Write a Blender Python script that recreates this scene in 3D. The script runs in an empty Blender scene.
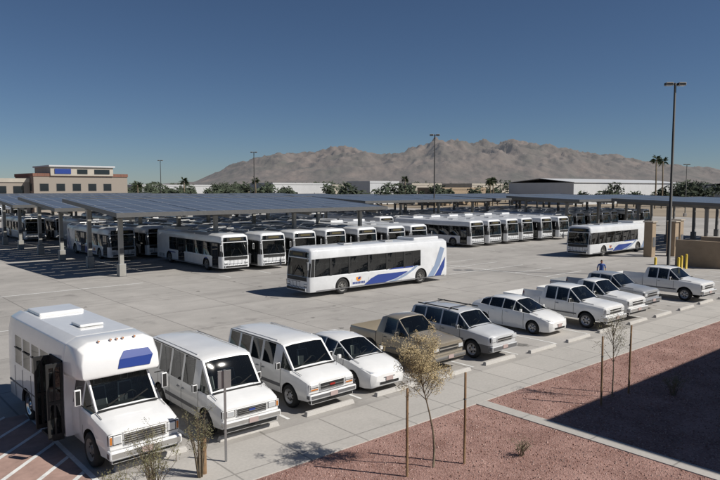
import bpy, bmesh, math, random
from mathutils import Vector, Matrix, noise
random.seed(7)
scene=bpy.context.scene
COL=scene.collection
R=math.radians

# ---------------------------------------------------------------- materials
def M(name,col,rough=.6,metal=0,var=0,scale=4,bump=0,bscale=60,coat=0,detail=6,emit=None,spec=None,inner=None):
    m=bpy.data.materials.new(name); m.use_nodes=True
    nt=m.node_tree; b=nt.nodes['Principled BSDF']
    b.inputs['Base Color'].default_value=(*col,1)
    b.inputs['Roughness'].default_value=rough
    b.inputs['Metallic'].default_value=metal
    if coat: 
        b.inputs['Coat Weight'].default_value=coat; b.inputs['Coat Roughness'].default_value=.04
    if spec is not None: b.inputs['Specular IOR Level'].default_value=spec
    if emit: 
        b.inputs['Emission Color'].default_value=(*emit,1); b.inputs['Emission Strength'].default_value=1
    tc=nt.nodes.new('ShaderNodeTexCoord')
    if var:
        n=nt.nodes.new('ShaderNodeTexNoise'); n.inputs['Scale'].default_value=scale; n.inputs['Detail'].default_value=detail
        n.inputs['Roughness'].default_value=.65
        nt.links.new(tc.outputs['Object'],n.inputs['Vector'])
        r=nt.nodes.new('ShaderNodeValToRGB')
        r.color_ramp.elements[0].position=.3; r.color_ramp.elements[1].position=.7
        r.color_ramp.elements[0].color=(*[c*(1-var) for c in col],1)
        r.color_ramp.elements[1].color=(*[min(1,c*(1+var)) for c in col],1)
        nt.links.new(n.outputs['Fac'],r.inputs['Fac']); out=r.outputs['Color']
        if inner:   # sheet-metal body: trim-coloured lining on the inside face
            g=nt.nodes.new('ShaderNodeNewGeometry'); mx=nt.nodes.new('ShaderNodeMix'); mx.data_type='RGBA'
            nt.links.new(g.outputs['Backfacing'],mx.inputs[0]); nt.links.new(out,mx.inputs[6]); mx.inputs[7].default_value=(*inner,1); out=mx.outputs[2]
        nt.links.new(out,b.inputs['Base Color'])
    if bump:
        n2=nt.nodes.new('ShaderNodeTexNoise'); n2.inputs['Scale'].default_value=bscale; n2.inputs['Detail'].default_value=4
        nt.links.new(tc.outputs['Object'],n2.inputs['Vector'])
        bp=nt.nodes.new('ShaderNodeBump'); bp.inputs['Strength'].default_value=bump; bp.inputs['Distance'].default_value=.02
        nt.links.new(n2.outputs['Fac'],bp.inputs['Height']); nt.links.new(bp.outputs['Normal'],b.inputs['Normal'])
    return m
def glassmat(name,col,clear,tint):
    m=bpy.data.materials.new(name); m.use_nodes=True; nt=m.node_tree; N=nt.nodes; L=nt.links
    b=N['Principled BSDF']; b.inputs['Base Color'].default_value=(*col,1); b.inputs['Roughness'].default_value=.03; b.inputs['Specular IOR Level'].default_value=.6
    t=N.new('ShaderNodeBsdfTransparent'); t.inputs[0].default_value=(*tint,1)
    g=N.new('ShaderNodeBsdfGlossy'); g.inputs['Roughness'].default_value=.02
    f=N.new('ShaderNodeFresnel'); f.inputs['IOR'].default_value=1.5
    m1=N.new('ShaderNodeMixShader'); m1.inputs[0].default_value=clear; L.new(b.outputs[0],m1.inputs[1]); L.new(t.outputs[0],m1.inputs[2])
    m2=N.new('ShaderNodeMixShader'); L.new(f.outputs[0],m2.inputs[0]); L.new(m1.outputs[0],m2.inputs[1]); L.new(g.outputs[0],m2.inputs[2])
    L.new(m2.outputs[0],N['Material Output'].inputs[0]); return m

def concrete(name,col,tile=(4.6,4.6),joint=.035,var=.16,stain=.35):
    m=bpy.data.materials.new(name); m.use_nodes=True; nt=m.node_tree; L=nt.links; N=nt.nodes
    b=N['Principled BSDF']; b.inputs['Roughness'].default_value=.85
    tc=N.new('ShaderNodeTexCoord')
    def noi(s,d,lo,hi,a,bb,vec=None):
        n=N.new('ShaderNodeTexNoise'); n.inputs['Scale'].default_value=s; n.inputs['Detail'].default_value=d; n.inputs['Roughness'].default_value=.6
        L.new(vec or tc.outputs['Object'],n.inputs['Vector'])
        mr=N.new('ShaderNodeMapRange'); mr.inputs[1].default_value=lo; mr.inputs[2].default_value=hi; mr.inputs[3].default_value=a; mr.inputs[4].default_value=bb
        L.new(n.outputs['Fac'],mr.inputs[0]); return mr.outputs[0]
    def mul(a,b_):
        x=N.new('ShaderNodeMath'); x.operation='MULTIPLY'; L.new(a,x.inputs[0]); L.new(b_,x.inputs[1]); return x.outputs[0]
    big=noi(.09,5,.3,.7,1-var,1+var)
    mid=noi(.8,6,.3,.7,1-var*.5,1+var*.5)
    st=noi(.45,8,.6,.72,1,1-stain)
    st2=noi(1.3,4,.66,.74,1,1-stain*.8)
    fine=noi(14,3,.3,.7,.93,1.07)
    mp=N.new('ShaderNodeMapping'); mp.inputs['Scale'].default_value=(.04,.9,1); L.new(tc.outputs['Object'],mp.inputs['Vector'])
    track=noi(1.0,5,.52,.75,1,1-var*1.3,mp.outputs[0])
    br=N.new('ShaderNodeTexBrick'); br.offset=0; br.inputs['Scale'].default_value=1
    br.inputs['Brick Width'].default_value=tile[0]; br.inputs['Row Height'].default_value=tile[1]
    br.inputs['Mortar Size'].default_value=joint; br.inputs['Mortar Smooth'].default_value=.2
    br.inputs['Color1'].default_value=(1,1,1,1); br.inputs['Color2'].default_value=(.93,.93,.93,1); br.inputs['Mortar'].default_value=(.6,.59,.57,1)
    L.new(tc.outputs['Object'],br.inputs['Vector'])
    bw=N.new('ShaderNodeRGBToBW'); L.new(br.outputs['Color'],bw.inputs[0])
    v=mul(mul(mul(big,mid),mul(st,fine)),mul(mul(track,st2),bw.outputs[0]))
    mx=N.new('ShaderNodeVectorMath'); mx.operation='SCALE'; mx.inputs[0].default_value=col
    L.new(v,mx.inputs['Scale']); L.new(mx.outputs[0],b.inputs['Base Color'])
    return m

def gravelmat(name,c1,c2):
    m=bpy.data.materials.new(name); m.use_nodes=True; nt=m.node_tree; L=nt.links; N=nt.nodes
    b=N['Principled BSDF']; b.inputs['Roughness'].default_value=.95
    tc=N.new('ShaderNodeTexCoord')
    v=N.new('ShaderNodeTexVoronoi'); v.inputs['Scale'].default_value=24; L.new(tc.outputs['Object'],v.inputs['Vector'])
    n=N.new('ShaderNodeTexNoise'); n.inputs['Scale'].default_value=.9; n.inputs['Detail'].default_value=8; L.new(tc.outputs['Object'],n.inputs['Vector'])
    bw=N.new('ShaderNodeRGBToBW'); L.new(v.outputs['Color'],bw.inputs[0])
    ad=N.new('ShaderNodeMath'); ad.operation='MULTIPLY_ADD'; L.new(bw.outputs[0],ad.inputs[0]); ad.inputs[1].default_value=.8
    s=N.new('ShaderNodeMath'); s.operation='MULTIPLY_ADD'; L.new(n.outputs['Fac'],s.inputs[0]); s.inputs[1].default_value=1.6; s.inputs[2].default_value=-.75
    L.new(s.outputs[0],ad.inputs[2])
    mx=N.new('ShaderNodeMix'); mx.data_type='RGBA'; mx.inputs[6].default_value=(*c1,1); mx.inputs[7].default_value=(*c2,1)
    L.new(ad.outputs[0],mx.inputs[0]); L.new(mx.outputs[2],b.inputs['Base Color'])
    bp=N.new('ShaderNodeBump'); bp.inputs['Strength'].default_value=.7; bp.inputs['Distance'].default_value=.025
    L.new(v.outputs['Distance'],bp.inputs['Height']); L.new(bp.outputs['Normal'],b.inputs['Normal'])
    return m

def gridmat(name,c,line,w,h,j,rough=.25,off=0):
    m=bpy.data.materials.new(name); m.use_nodes=True; nt=m.node_tree; L=nt.links; N=nt.nodes
    b=N['Principled BSDF']; b.inputs['Roughness'].default_value=rough
    tc=N.new('ShaderNodeTexCoord'); br=N.new('ShaderNodeTexBrick'); br.offset=off
    br.inputs['Scale'].default_value=1; br.inputs['Brick Width'].default_value=w; br.inputs['Row Height'].default_value=h; br.inputs['Mortar Size'].default_value=j
    br.inputs['Color1'].default_value=(*c,1); br.inputs['Color2'].default_value=(*[k*.8 for k in c],1); br.inputs['Mortar'].default_value=(*line,1)
    L.new(tc.outputs['Object'],br.inputs['Vector']); L.new(br.outputs['Color'],b.inputs['Base Color'])
    return m

LIN=(.10,.10,.10)
WHITE=M('white_paint',(.78,.78,.77),.3,var=.05,scale=2,coat=.9,inner=LIN)
PEARL=M('pearl_silver_paint',(.60,.61,.62),.3,.1,var=.04,coat=.9,inner=LIN)
BUSWHITE=M('bus_white_paint',(.68,.69,.70),.35,var=.10,scale=1.2,coat=.6,inner=(.16,.16,.16))
TAN=M('tan_metallic_paint',(.30,.26,.20),.35,.3,var=.04,coat=.9,inner=LIN)
SILV=M('silver_paint',(.40,.41,.42),.35,.3,var=.04,coat=.9,inner=LIN)
BLUE=M('blue_livery',(.02,.05,.25),.35,coat=.4)
LBLUE=M('light_grey_livery',(.25,.32,.45),.4,coat=.3)
ORANGE=M('orange_logo',(.75,.28,.03),.5)
GLASS=glassmat('tinted_glass',(.010,.012,.014),.45,(.35,.38,.38))
GLASS2=glassmat('windscreen_glass',(.015,.018,.018),.8,(.62,.68,.66))
BLACK=M('black_trim',(.02,.02,.02),.55,var=.2)
DARK=M('dark_underbody',(.008,.008,.008),.9)
SEAT=M('grey_seat_fabric',(.10,.10,.105),.95,var=.2)
DASH=M('dashboard',(.05,.048,.045),.8,var=.1)
BSEAT=M('blue_bus_seat',(.03,.06,.16),.8,var=.2)
RUBBER=M('tyre_rubber',(.022,.022,.022),.85,var=.15)
RIM=M('alloy_rim',(.42,.42,.43),.35,.6)
CHROME=M('chrome',(.6,.6,.6),.15,.95)
LAMP=M('headlamp_lens',(.62,.64,.66),.12,.3,coat=1)
AMBER=M('amber_lens',(.5,.16,.02),.3)
REDL=M('red_lens',(.35,.02,.015),.3)
GREYP=M('grey_plastic',(.13,.13,.135),.6,var=.1)
SEAM=M('panel_seam',(.07,.07,.07),.8)
STEEL=M('painted_steel',(.17,.165,.155),.55,var=.12,scale=1)
POSTW=M('pale_column',(.34,.33,.30),.6,var=.12,scale=1)
FASC=M('canopy_fascia',(.11,.11,.11),.5,var=.1)
SOLAR=gridmat('solar_panel',(.085,.10,.13),(.34,.34,.34),1.6,1.0,.035,.28)
WOOD=M('wooden_stake',(.20,.12,.06),.85,var=.3,scale=8,bump=.3)
BARK=M('bark',(.19,.15,.10),.9,var=.3,scale=10,bump=.4)
LEAFD=M('dry_leaf',(.42,.33,.18),.85,var=.35,scale=6)
LEAFG=M('olive_leaf',(.15,.14,.07),.8,var=.4,scale=4)
TREEG=M('distant_foliage',(.045,.06,.035),.9,var=.5,scale=.12)
PALMG=M('palm_frond',(.05,.07,.03),.8,var=.3)
LINE=M('road_paint',(.68,.68,.66),.8,var=.2,scale=3)
M_PLATE=M('licence_plate',(.45,.35,.33),.5)
AMBDISP=M('destination_display',(.10,.08,.03),.6)

# ---------------------------------------------------------------- mesh builder
def setsmooth(bm,ang=33):
    a=R(ang)
    for f in bm.faces: f.smooth=True
    for e in bm.edges:
        e.smooth = (len(e.link_faces)==2 and e.calc_face_angle(0)<a)
class MB:
    def __init__(s): s.bm=bmesh.new(); s.mats=[]
    def mi(s,m):
        if m not in s.mats: s.mats.append(m)
        return s.mats.index(m)
    def poly(s,pts,m,sm=False):
        vs=[s.bm.verts.new(p) for p in pts]; f=s.bm.faces.new(vs); f.material_index=s.mi(m); f.smooth=sm; return f
    def hexa(s,p,m,bev=0):
        v=[s.bm.verts.new(q) for q in p]; i=s.mi(m); fs=[]
        for q in ((0,3,2,1),(4,5,6,7),(0,1,5,4),(1,2,6,5),(2,3,7,6),(3,0,4,7)):
            f=s.bm.faces.new([v[k] for k in q]); f.material_index=i; fs.append(f)
        if bev:
            es=set(e for f in fs for e in f.edges)
            bmesh.ops.bevel(s.bm,geom=list(es),offset=bev,segments=2,affect='EDGES',profile=.5)
    def box(s,x0,x1,y0,y1,z0,z1,m,bev=0):
        s.hexa([(x0,y0,z0),(x1,y0,z0),(x1,y1,z0),(x0,y1,z0),(x0,y0,z1),(x1,y0,z1),(x1,y1,z1),(x0,y1,z1)],m,bev)
    def sbox(s,sd,xa,xb,y0,y1,z0,z1,m,bev=0):
        s.box(min(sd*xa,sd*xb),max(sd*xa,sd*xb),y0,y1,z0,z1,m,bev)
    def beam(s,a,b,w,h,m,up=(0,0,1)):
        a=Vector(a);b=Vector(b);d=(b-a).normalized();u=Vector(up)
        if abs(d.dot(u))>.98:u=Vector((0,1,0))
        r=d.cross(u).normalized()*w/2;u2=r.cross(d).normalized()*h/2
        s.hexa([a-r-u2,a+r-u2,b+r-u2,b-r-u2,a-r+u2,a+r+u2,b+r+u2,b-r+u2],m)
    def tube(s,pts,rads,n,m,cap=True):
        rings=[];i=s.mi(m);pts=[Vector(p) for p in pts]
        for k,p in enumerate(pts):
            d=(pts[min(k+1,len(pts)-1)]-pts[max(k-1,0)]).normalized()
            u=Vector((0,0,1)) if abs(d.z)<.9 else Vector((1,0,0))
            r=d.cross(u).normalized();q=r.cross(d)
            rings.append([s.bm.verts.new(p+(r*math.cos(t*2*math.pi/n)+q*math.sin(t*2*math.pi/n))*rads[k]) for t in range(n)])
        for k in range(len(rings)-1):
            for t in range(n):
                f=s.bm.faces.new([rings[k][t],rings[k][(t+1)%n],rings[k+1][(t+1)%n],rings[k+1][t]]);f.material_index=i;f.smooth=True
        if cap:
            for rg in (rings[0],rings[-1]):
                f=s.bm.faces.new(rg);f.material_index=i
    def lathe_x(s,cx,cy,cz,prof,side,n=24):
        rings=[]
        for (o,r,m) in prof:
            rings.append([s.bm.verts.new((cx+side*o,cy+r*math.cos(t*2*math.pi/n),cz+r*math.sin(t*2*math.pi/n))) for t in range(n)] if r>0 else None)
        for k in range(len(prof)-1):
            m=s.mi(prof[k][2])
            a,b=rings[k],rings[k+1]
            if a is None:
                f=s.bm.faces.new(b);f.material_index=m;continue
            for t in range(n):
                f=s.bm.faces.new([a[t],a[(t+1)%n],b[(t+1)%n],b[t]]);f.material_index=m;f.smooth=True
    def wheel(s,x,y,r,w,side,rim=None,holes=6):
        rim=rim or RIM;h=w/2
        s.lathe_x(x,y,r,[(h-.01,0,rim),(h-.01,r*.16,rim),(h-.05,r*.2,rim),(h-.06,r*.52,rim),(h-.01,r*.60,rim),(h,r*.64,RUBBER),(h+.012,r*.82,RUBBER),(h-.02,r*.97,RUBBER),(h-.06,r,RUBBER),(-h+.05,r,RUBBER),(-h,r*.9,RUBBER),(-h,r*.3,DARK)],side)
        for k in range(holes):
            a=k*2*math.pi/holes;cy=y+r*.36*math.cos(a);cz=r+r*.36*math.sin(a);q=r*.10
            s.poly([(x+side*(h-.048),cy+q*math.cos(t*math.pi/4),cz+q*math.sin(t*math.pi/4)) for t in range(8)],DARK)
    def interior(s,rows,zs,zt,yd,zd,w=.62):
        """dashboard, steering wheel, seats with head restraints, dark floor"""
        s.box(-w-.08,w+.08,yd+.25,rows[-1]+.5,zs-.35,zs-.2,DASH)
        s.hexa([(-w-.1,yd-.05,zs-.2),(w+.1,yd-.05,zs-.2),(w+.1,yd+.45,zs-.2),(-w-.1,yd+.45,zs-.2),(-w-.1,yd,zd-.05),(w+.1,yd,zd-.05),(w+.1,yd+.40,zd),(-w-.1,yd+.40,zd)],DASH,.02)
        pr=[(.37+.18*math.cos(t*math.pi/7),yd+.55-.05*math.sin(t*math.pi/7),zd+.0+.17*math.sin(t*math.pi/7)) for t in range(15)]
        s.tube(pr,[.016]*15,5,BLACK,False)
        for y in rows:
            for sd in(-1,1):
                x=sd*.38
                s.hexa([(x-.24,y,zs-.1),(x+.24,y,zs-.1),(x+.24,y+.12,zs-.1),(x-.24,y+.12,zs-.1),(x-.2,y+.12,zt-.22),(x+.2,y+.12,zt-.22),(x+.2,y+.22,zt-.22),(x-.2,y+.22,zt-.22)],SEAT,.03)
                s.box(x-.12,x+.12,y+.13,y+.22,zt-.2,zt-.02,SEAT,.03)
    def mesh(s,name,recalc=False):
        if recalc: bmesh.ops.recalc_face_normals(s.bm,faces=s.bm.faces)
        me=bpy.data.meshes.new(name); s.bm.to_mesh(me); s.bm.free()
        for m in s.mats: me.materials.append(m)
        return me
def obj(name,me,loc=(0,0,0),rz=0,parent=None,sc=None):
    o=bpy.data.objects.new(name,me); COL.objects.link(o); o.location=loc; o.rotation_euler=(0,0,rz)
    if sc: o.scale=sc
    if parent: o.parent=parent
    return o
def shell(mb,st,side=(),wind=(),F=(),Rr=(),paint=None,glass=None,arches=(),inset=.035,bevel=.015,bed=None,wglass=None,lowermat=None):
    """loft of half-profiles; st=[(y,[(w,z[,dy])...])]"""
    bm=bmesh.new(); n=len(st[0][1]); rings=[]
    for (y,hp) in st:
        L_=[bm.verts.new((-p[0],y+(p[2] if len(p)>2 else 0),p[1])) for p in hp]
        R_=[bm.verts.new((p[0],y+(p[2] if len(p)>2 else 0),p[1])) for p in reversed(hp)]
        rings.append(L_+R_)
    m=2*n; cell={}
    for i in range(len(st)-1):
        for j in range(m):
            f=bm.faces.new([rings[i][j],rings[i][(j+1)%m],rings[i+1][(j+1)%m],rings[i+1][j]]); cell[(i,j)]=f
    capF={};capR={}
    for j in range(n-1):
        capF[j]=bm.faces.new([rings[0][j],rings[0][j+1],rings[0][m-2-j],rings[0][m-1-j]])
        capR[j]=bm.faces.new([rings[-1][j],rings[-1][j+1],rings[-1][m-2-j],rings[-1][m-1-j]])
    bmesh.ops.recalc_face_normals(bm,faces=bm.faces)
    if lowermat:
        for i in range(len(st)-1):
            for j in (0,m-2): cell[(i,j)].material_index=4
    def ins(fs,t,d,mi):
        bmesh.ops.inset_region(bm,faces=fs,thickness=t,depth=d,use_even_offset=True,use_boundary=True)
        for f in fs: f.material_index=mi
    for (i,j) in side:
        for jj in (j,m-2-j): ins([cell[(i,jj)]],inset,-.012,2)
    for (i,j) in wind:
        ins([cell[(i,k)] for k in range(j,m-1-j)],inset,-.012,3)
    for j in F: ins([capF[j]],inset,-.012,3)
    for j in Rr: ins([capR[j]],inset,-.012,2)
    if bed:
        i,j,t,d=bed; ins([cell[(q,k)] for q in i for k in range(j,m-1-j)],t,d,1)
    me=bpy.data.meshes.new('tmp'); bm.to_mesh(me); bm.free()
    mats=[paint,DARK,glass or GLASS,wglass or GLASS2,lowermat or paint]
    for q in mats: me.materials.append(q)
    o=obj('tmp',me)
    if bevel:
        b=o.modifiers.new('b','BEVEL'); b.width=bevel; b.segments=2; b.limit_method='ANGLE'; b.angle_limit=R(27)
    cuts=[]
    for (ay,az,ar,ahw) in arches:
        for sd in (-1,1):
            cb=bmesh.new(); xx=sd*ahw
            bmesh.ops.create_cone(cb,cap_ends=True,segments=28,radius1=ar,radius2=ar,depth=.62,matrix=Matrix.Translation((xx,ay,az))@Matrix.Rotation(R(90),4,'Y'))
            for f in cb.faces: f.material_index=1
            cm=bpy.data.meshes.new('c'); cb.to_mesh(cm); cb.free()
            for q in mats: cm.materials.append(q)
            co=obj('c',cm); cuts.append(co)
            md=o.modifiers.new('x','BOOLEAN'); md.object=co; md.operation='DIFFERENCE'; md.solver='EXACT'
    dg=bpy.context.evaluated_depsgraph_get(); dg.update()
    ev=bpy.data.meshes.new_from_object(o.evaluated_get(dg))
    idx=[mb.mi(q) for q in mats]
    tb=bmesh.new(); tb.from_mesh(ev); setsmooth(tb,24)
    for f in tb.faces: f.material_index=idx[min(f.material_index,4)]
    t2=bpy.data.meshes.new('t2'); tb.to_mesh(t2); tb.free(); mb.bm.from_mesh(t2)
    for q in cuts+[o]: bpy.data.objects.remove(q)

def cs(y,z,w,c=.03,dt=0):
    return (y,[(w[0],z[0]),(w[1],z[1]),(w[2],z[2]),(w[3],z[3],dt),(w[3]*.55,z[3]+c,dt)])
def seam(mb,y,prof,wd=.016,mat=None,sides=(-1,1)):
    for sd in sides:
        for (a,b) in zip(prof[:-1],prof[1:]):
            o=.004
            mb.poly([(sd*(a[0]+o),y-wd/2,a[1]),(sd*(a[0]+o),y+wd/2,a[1]),(sd*(b[0]+o),y+wd/2,b[1]),(sd*(b[0]+o),y-wd/2,b[1])],mat or SEAM)
def mirror(mb,x,y,z,sx=.1,sz=.14,mat=None):
    for sd in (-1,1):
        mb.sbox(sd,x,x+sx,y-.05,y+.05,z,z+sz,mat or BLACK,.02)
        mb.beam((sd*(x-.12),y+.02,z+.03),(sd*(x+.02),y,z+.05),.05,.04,BLACK)
def plate(mb,y,z,w=.15):
    mb.box(-w,w,y-.008,y,z,z+.14,M_PLATE)

# ---------------------------------------------------------------- vehicles
def hatchback(paint):
    mb=MB()
    st=[cs(0,(.24,.40,.56,.60),(.45,.55,.52,.42),.02),
        cs(.10,(.18,.42,.64,.68),(.68,.74,.70,.55)),
        cs(.32,(.17,.48,.73,.78),(.80,.84,.79,.64)),
        cs(.65,(.17,.52,.82,.88),(.82,.86,.82,.68),.04),
        cs(1.05,(.17,.55,.90,.97),(.83,.865,.83,.68),.045),
        cs(1.95,(.17,.56,.95,1.38),(.83,.865,.83,.575),.05),
        cs(2.55,(.17,.56,.97,1.44),(.83,.865,.83,.585),.05),
        cs(3.30,(.17,.58,1.0,1.40),(.83,.865,.83,.57),.045),
        cs(3.85,(.18,.6,1.03,1.24),(.82,.86,.80,.56),.04),
        cs(4.32,(.25,.6,.98,1.06),(.76,.82,.76,.58),.03),
        cs(4.45,(.35,.6,.86,.92),(.66,.72,.68,.55),.02)]
    shell(mb,st,side=[(4,2),(5,2),(6,2),(7,2)],wind=[(4,3),(7,3)],paint=paint,arches=[(.88,.31,.36,.88),(3.58,.31,.36,.88)],inset=.028)
    mb.interior([2.1,3.0],.75,1.3,1.2,.93,.6)
    for y in(.88,3.58):
        for sd in(-1,1): mb.wheel(sd*.75,y,.31,.2,sd)
    P=[(.83,.92),(.865,.56),(.84,.22)]
    for y in (1.35,2.5,3.3): seam(mb,y,P)
    for sd in(-1,1):
        mb.hexa([(sd*.44,.03,.585),(sd*.70,.12,.60),(sd*.81,.40,.66),(sd*.55,.30,.68),(sd*.44,.06,.66),(sd*.69,.14,.70),(sd*.80,.50,.80),(sd*.56,.45,.82)] ,LAMP)
        mb.sbox(sd,.855,.885,2.2,2.36,.82,.85,paint,.008); mb.sbox(sd,.855,.885,3.0,3.16,.84,.87,paint,.008)
        mb.beam((sd*.70,.68,.902),(sd*.70,1.06,.985),.012,.006,SEAM)
    mb.beam((-.68,1.0,1.0),(.68,1.0,1.0),.06,.012,BLACK)
    mb.box(-.42,.42,-.012,.05,.27,.38,BLACK,.01); mb.box(-.25,.25,-.006,.05,.47,.52,BLACK,.01)
    plate(mb,-.02,.38)
    mirror(mb,.87,1.45,.95,.12,.13,paint)
    mb.beam((-.3,1.1,1.03),(.15,1.32,1.12),.02,.015,BLACK); mb.beam((.1,1.08,1.03),(.5,1.3,1.10),.02,.015,BLACK)
    mb.box(-.5,.5,4.44,4.46,.7,.78,REDL)
    return mb.mesh('hatchback_car')
def suv(paint):
    mb=MB()
    W=(.80,.885,.86,.66)
    st=[cs(0,(.36,.62,.84,.92),(.62,.72,.70,.6),.02),
        cs(.12,(.30,.62,.92,.98),(.80,.86,.82,.70),.03),
        cs(.5,(.28,.64,.97,1.04),(.82,.885,.85,.72),.04),
        cs(1.12,(.28,.65,1.03,1.12),W[:3]+(.72,),.05),
        cs(1.72,(.28,.65,1.05,1.62),W,.05),
        cs(2.55,(.28,.65,1.06,1.68),W,.05),
        cs(3.45,(.28,.65,1.08,1.68),W,.05),
        cs(4.15,(.30,.65,1.10,1.64),W[:3]+(.65,),.04),
        cs(4.36,(.36,.65,1.05,1.56),(.76,.85,.82,.62),.03,-.06)]
    shell(mb,st,side=[(3,2),(4,2),(5,2),(6,2)],wind=[(3,3)],Rr=[2],paint=paint,arches=[(.88,.36,.42,.9),(3.5,.36,.42,.9)],lowermat=GREYP)
    mb.interior([2.1,3.0],.9,1.55,1.2,1.08,.6)
    for y in(.88,3.5):
        for sd in(-1,1): mb.wheel(sd*.77,y,.36,.22,sd,holes=5)
    P=[(.86,1.03),(.885,.65),(.81,.32)]
    for y in (1.5,2.52,3.4): seam(mb,y,P)
    for sd in(-1,1):
        mb.sbox(sd,.47,.79,-.01,.18,.70,.92,BLACK,.03); mb.sbox(sd,.50,.77,-.03,.16,.73,.89,LAMP,.03)
        mb.beam((sd*.62,1.8,1.74),(sd*.62,4.0,1.75),.04,.04,BLACK)
        mb.sbox(sd,.885,.895,1.3,3.0,.66,.72,GREYP)
        for y in (2.3,3.2): mb.sbox(sd,.87,.90,y,y+.16,.92,.95,BLACK,.006)
    mb.box(-.46,.46,-.03,.06,.70,.88,BLACK,.02); mb.box(-.46,.46,-.04,.03,.77,.80,CHROME)
    mb.box(-.78,.78,-.06,.12,.36,.58,GREYP,.04); plate(mb,-.07,.44)
    mirror(mb,.89,1.55,1.06,.13,.16)
    mb.beam((-.70,1.06,1.155),(.70,1.06,1.155),.07,.012,BLACK)
    for y in (2.2,3.6): mb.beam((-.62,y,1.77),(.62,y,1.77),.04,.03,BLACK)
    mb.beam((-.35,1.16,1.17),(.1,1.3,1.30),.02,.015,BLACK)
    return mb.mesh('sport_utility_vehicle')
def van(paint,ford=False,L=5.3):
    mb=MB(); h=2.0 if ford else 1.86
    nz=.92
    c0=.80 if ford else .86
    S=(L-.17-2.5)/3
    y3=2.5+S;y4=2.5+2*S;y5=L-.17
    st=[cs(0,(.40,.60,nz-.06,nz),(.86,.90,.87,.78),.01),
        cs(.08,(.36,.60,nz,nz+.05),(.90,.95,.92,.82),.02),
        cs(.45,(.34,.62,1.02,1.07),(.94,.985,.96,.84),.03),
        cs(c0,(.34,.63,1.08,1.14),(.95,1.0,.98,.84),.04),
        cs(c0+.62,(.34,.63,1.10,h-.05),(.95,1.0,.98,.80),.04),
        cs(c0+.9,(.34,.63,1.11,h),(.95,1.0,.98,.81),.05),
        cs(2.5,(.34,.63,1.12,h+.01),(.95,1.0,.98,.82),.05),
        cs(y3,(.34,.63,1.12,h+.01),(.95,1.0,.98,.82),.05),
        cs(y4,(.34,.63,1.12,h+.01),(.95,1.0,.98,.82),.05),
        cs(y5,(.34,.63,1.12,h),(.95,1.0,.98,.81),.05),
        cs(L,(.38,.63,1.10,h-.05),(.90,.95,.93,.77),.03,-.05)]
    shell(mb,st,side=[(3,2),(5,2),(6,2),(7,2),(8,2)],wind=[(3,3)],Rr=[2],paint=paint,arches=[(.92,.36,.42,1.0),(L-1.15,.36,.42,1.0)],inset=.06)
    mb.interior([1.9,2.9,3.7],1.0,1.65,c0+.12,1.12,.72)
    for y in(.92,L-1.15):
        for sd in(-1,1): mb.wheel(sd*.87,y,.36,.24,sd,holes=8,rim=STEEL if ford else RIM)
    P=[(.98,1.10),(1.0,.63),(.955,.36)]
    for y in (1.38,2.5,y3,y4): seam(mb,y,P)
    for sd in(-1,1):
        if ford:
            mb.sbox(sd,.52,.93,-.015,.1,.66,.88,BLACK,.02); mb.sbox(sd,.56,.80,-.035,.1,.69,.85,LAMP,.02); mb.sbox(sd,.82,.90,-.03,.1,.69,.85,AMBER,.01)
        else:
            mb.sbox(sd,.52,.89,-.015,.1,.66,.89,BLACK,.02); mb.sbox(sd,.55,.86,-.035,.1,.77,.87,LAMP,.02); mb.sbox(sd,.55,.86,-.03,.1,.68,.745,AMBER,.01)
        for y in (2.28,2.62): mb.sbox(sd,.985,1.02,y,y+.15,.98,1.01,BLACK,.006)
        mb.sbox(sd,1.0,1.012,1.4,L-1.65,.56,.66,GREYP)
        mb.beam((sd*.86,.42,1.088),(sd*.86,c0,1.16),.012,.008,SEAM)
        mb.sbox(sd,.88,.955,L-.03,L+.015,.75,1.1,REDL,.01)
        mb.beam((sd*.825,c0+.7,h-.02),(sd*.845,L-.25,h-.0),.02,.02,SEAM)
    mb.box(-.50,.50,-.03,.06,.64,.88,BLACK,.02)
    for k in range(4 if ford else 2): mb.box(-.49,.49,-.042,.0,.68+.05*k*(1 if ford else 1.6),.692+.05*k*(1 if ford else 1.6),CHROME)
    mb.box(-.10,.10,-.055,.0,.75,.80,REDL if not ford else BLUE)
    mb.box(-.94,.94,-.12,.10,.42,.60,CHROME if ford else GREYP,.04); plate(mb,-.13,.44)
    mb.box(-.85,.85,-.05,.12,.28,.41,BLACK,.02)
    mb.beam((-.80,c0-.05,1.17),(.80,c0-.05,1.17),.09,.02,BLACK)
    mirror(mb,1.01,1.38,1.12,.15,.22)
    mb.beam((-.5,c0+.04,1.24),(.0,c0+.2,1.40),.025,.02,BLACK); mb.beam((.1,c0+.04,1.24),(.6,c0+.2,1.40),.025,.02,BLACK)
    for x in (-.7,-.35,.35,.7): mb.beam((x,1.9,h+.052-.02*abs(x)),(x,L-.4,h+.052-.02*abs(x)),.03,.012,paint)
    mb.tube([(.7,.6,1.1),(.75,.65,1.8)],[.006,.004],4,BLACK)
    return mb.mesh('passenger_van')
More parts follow.
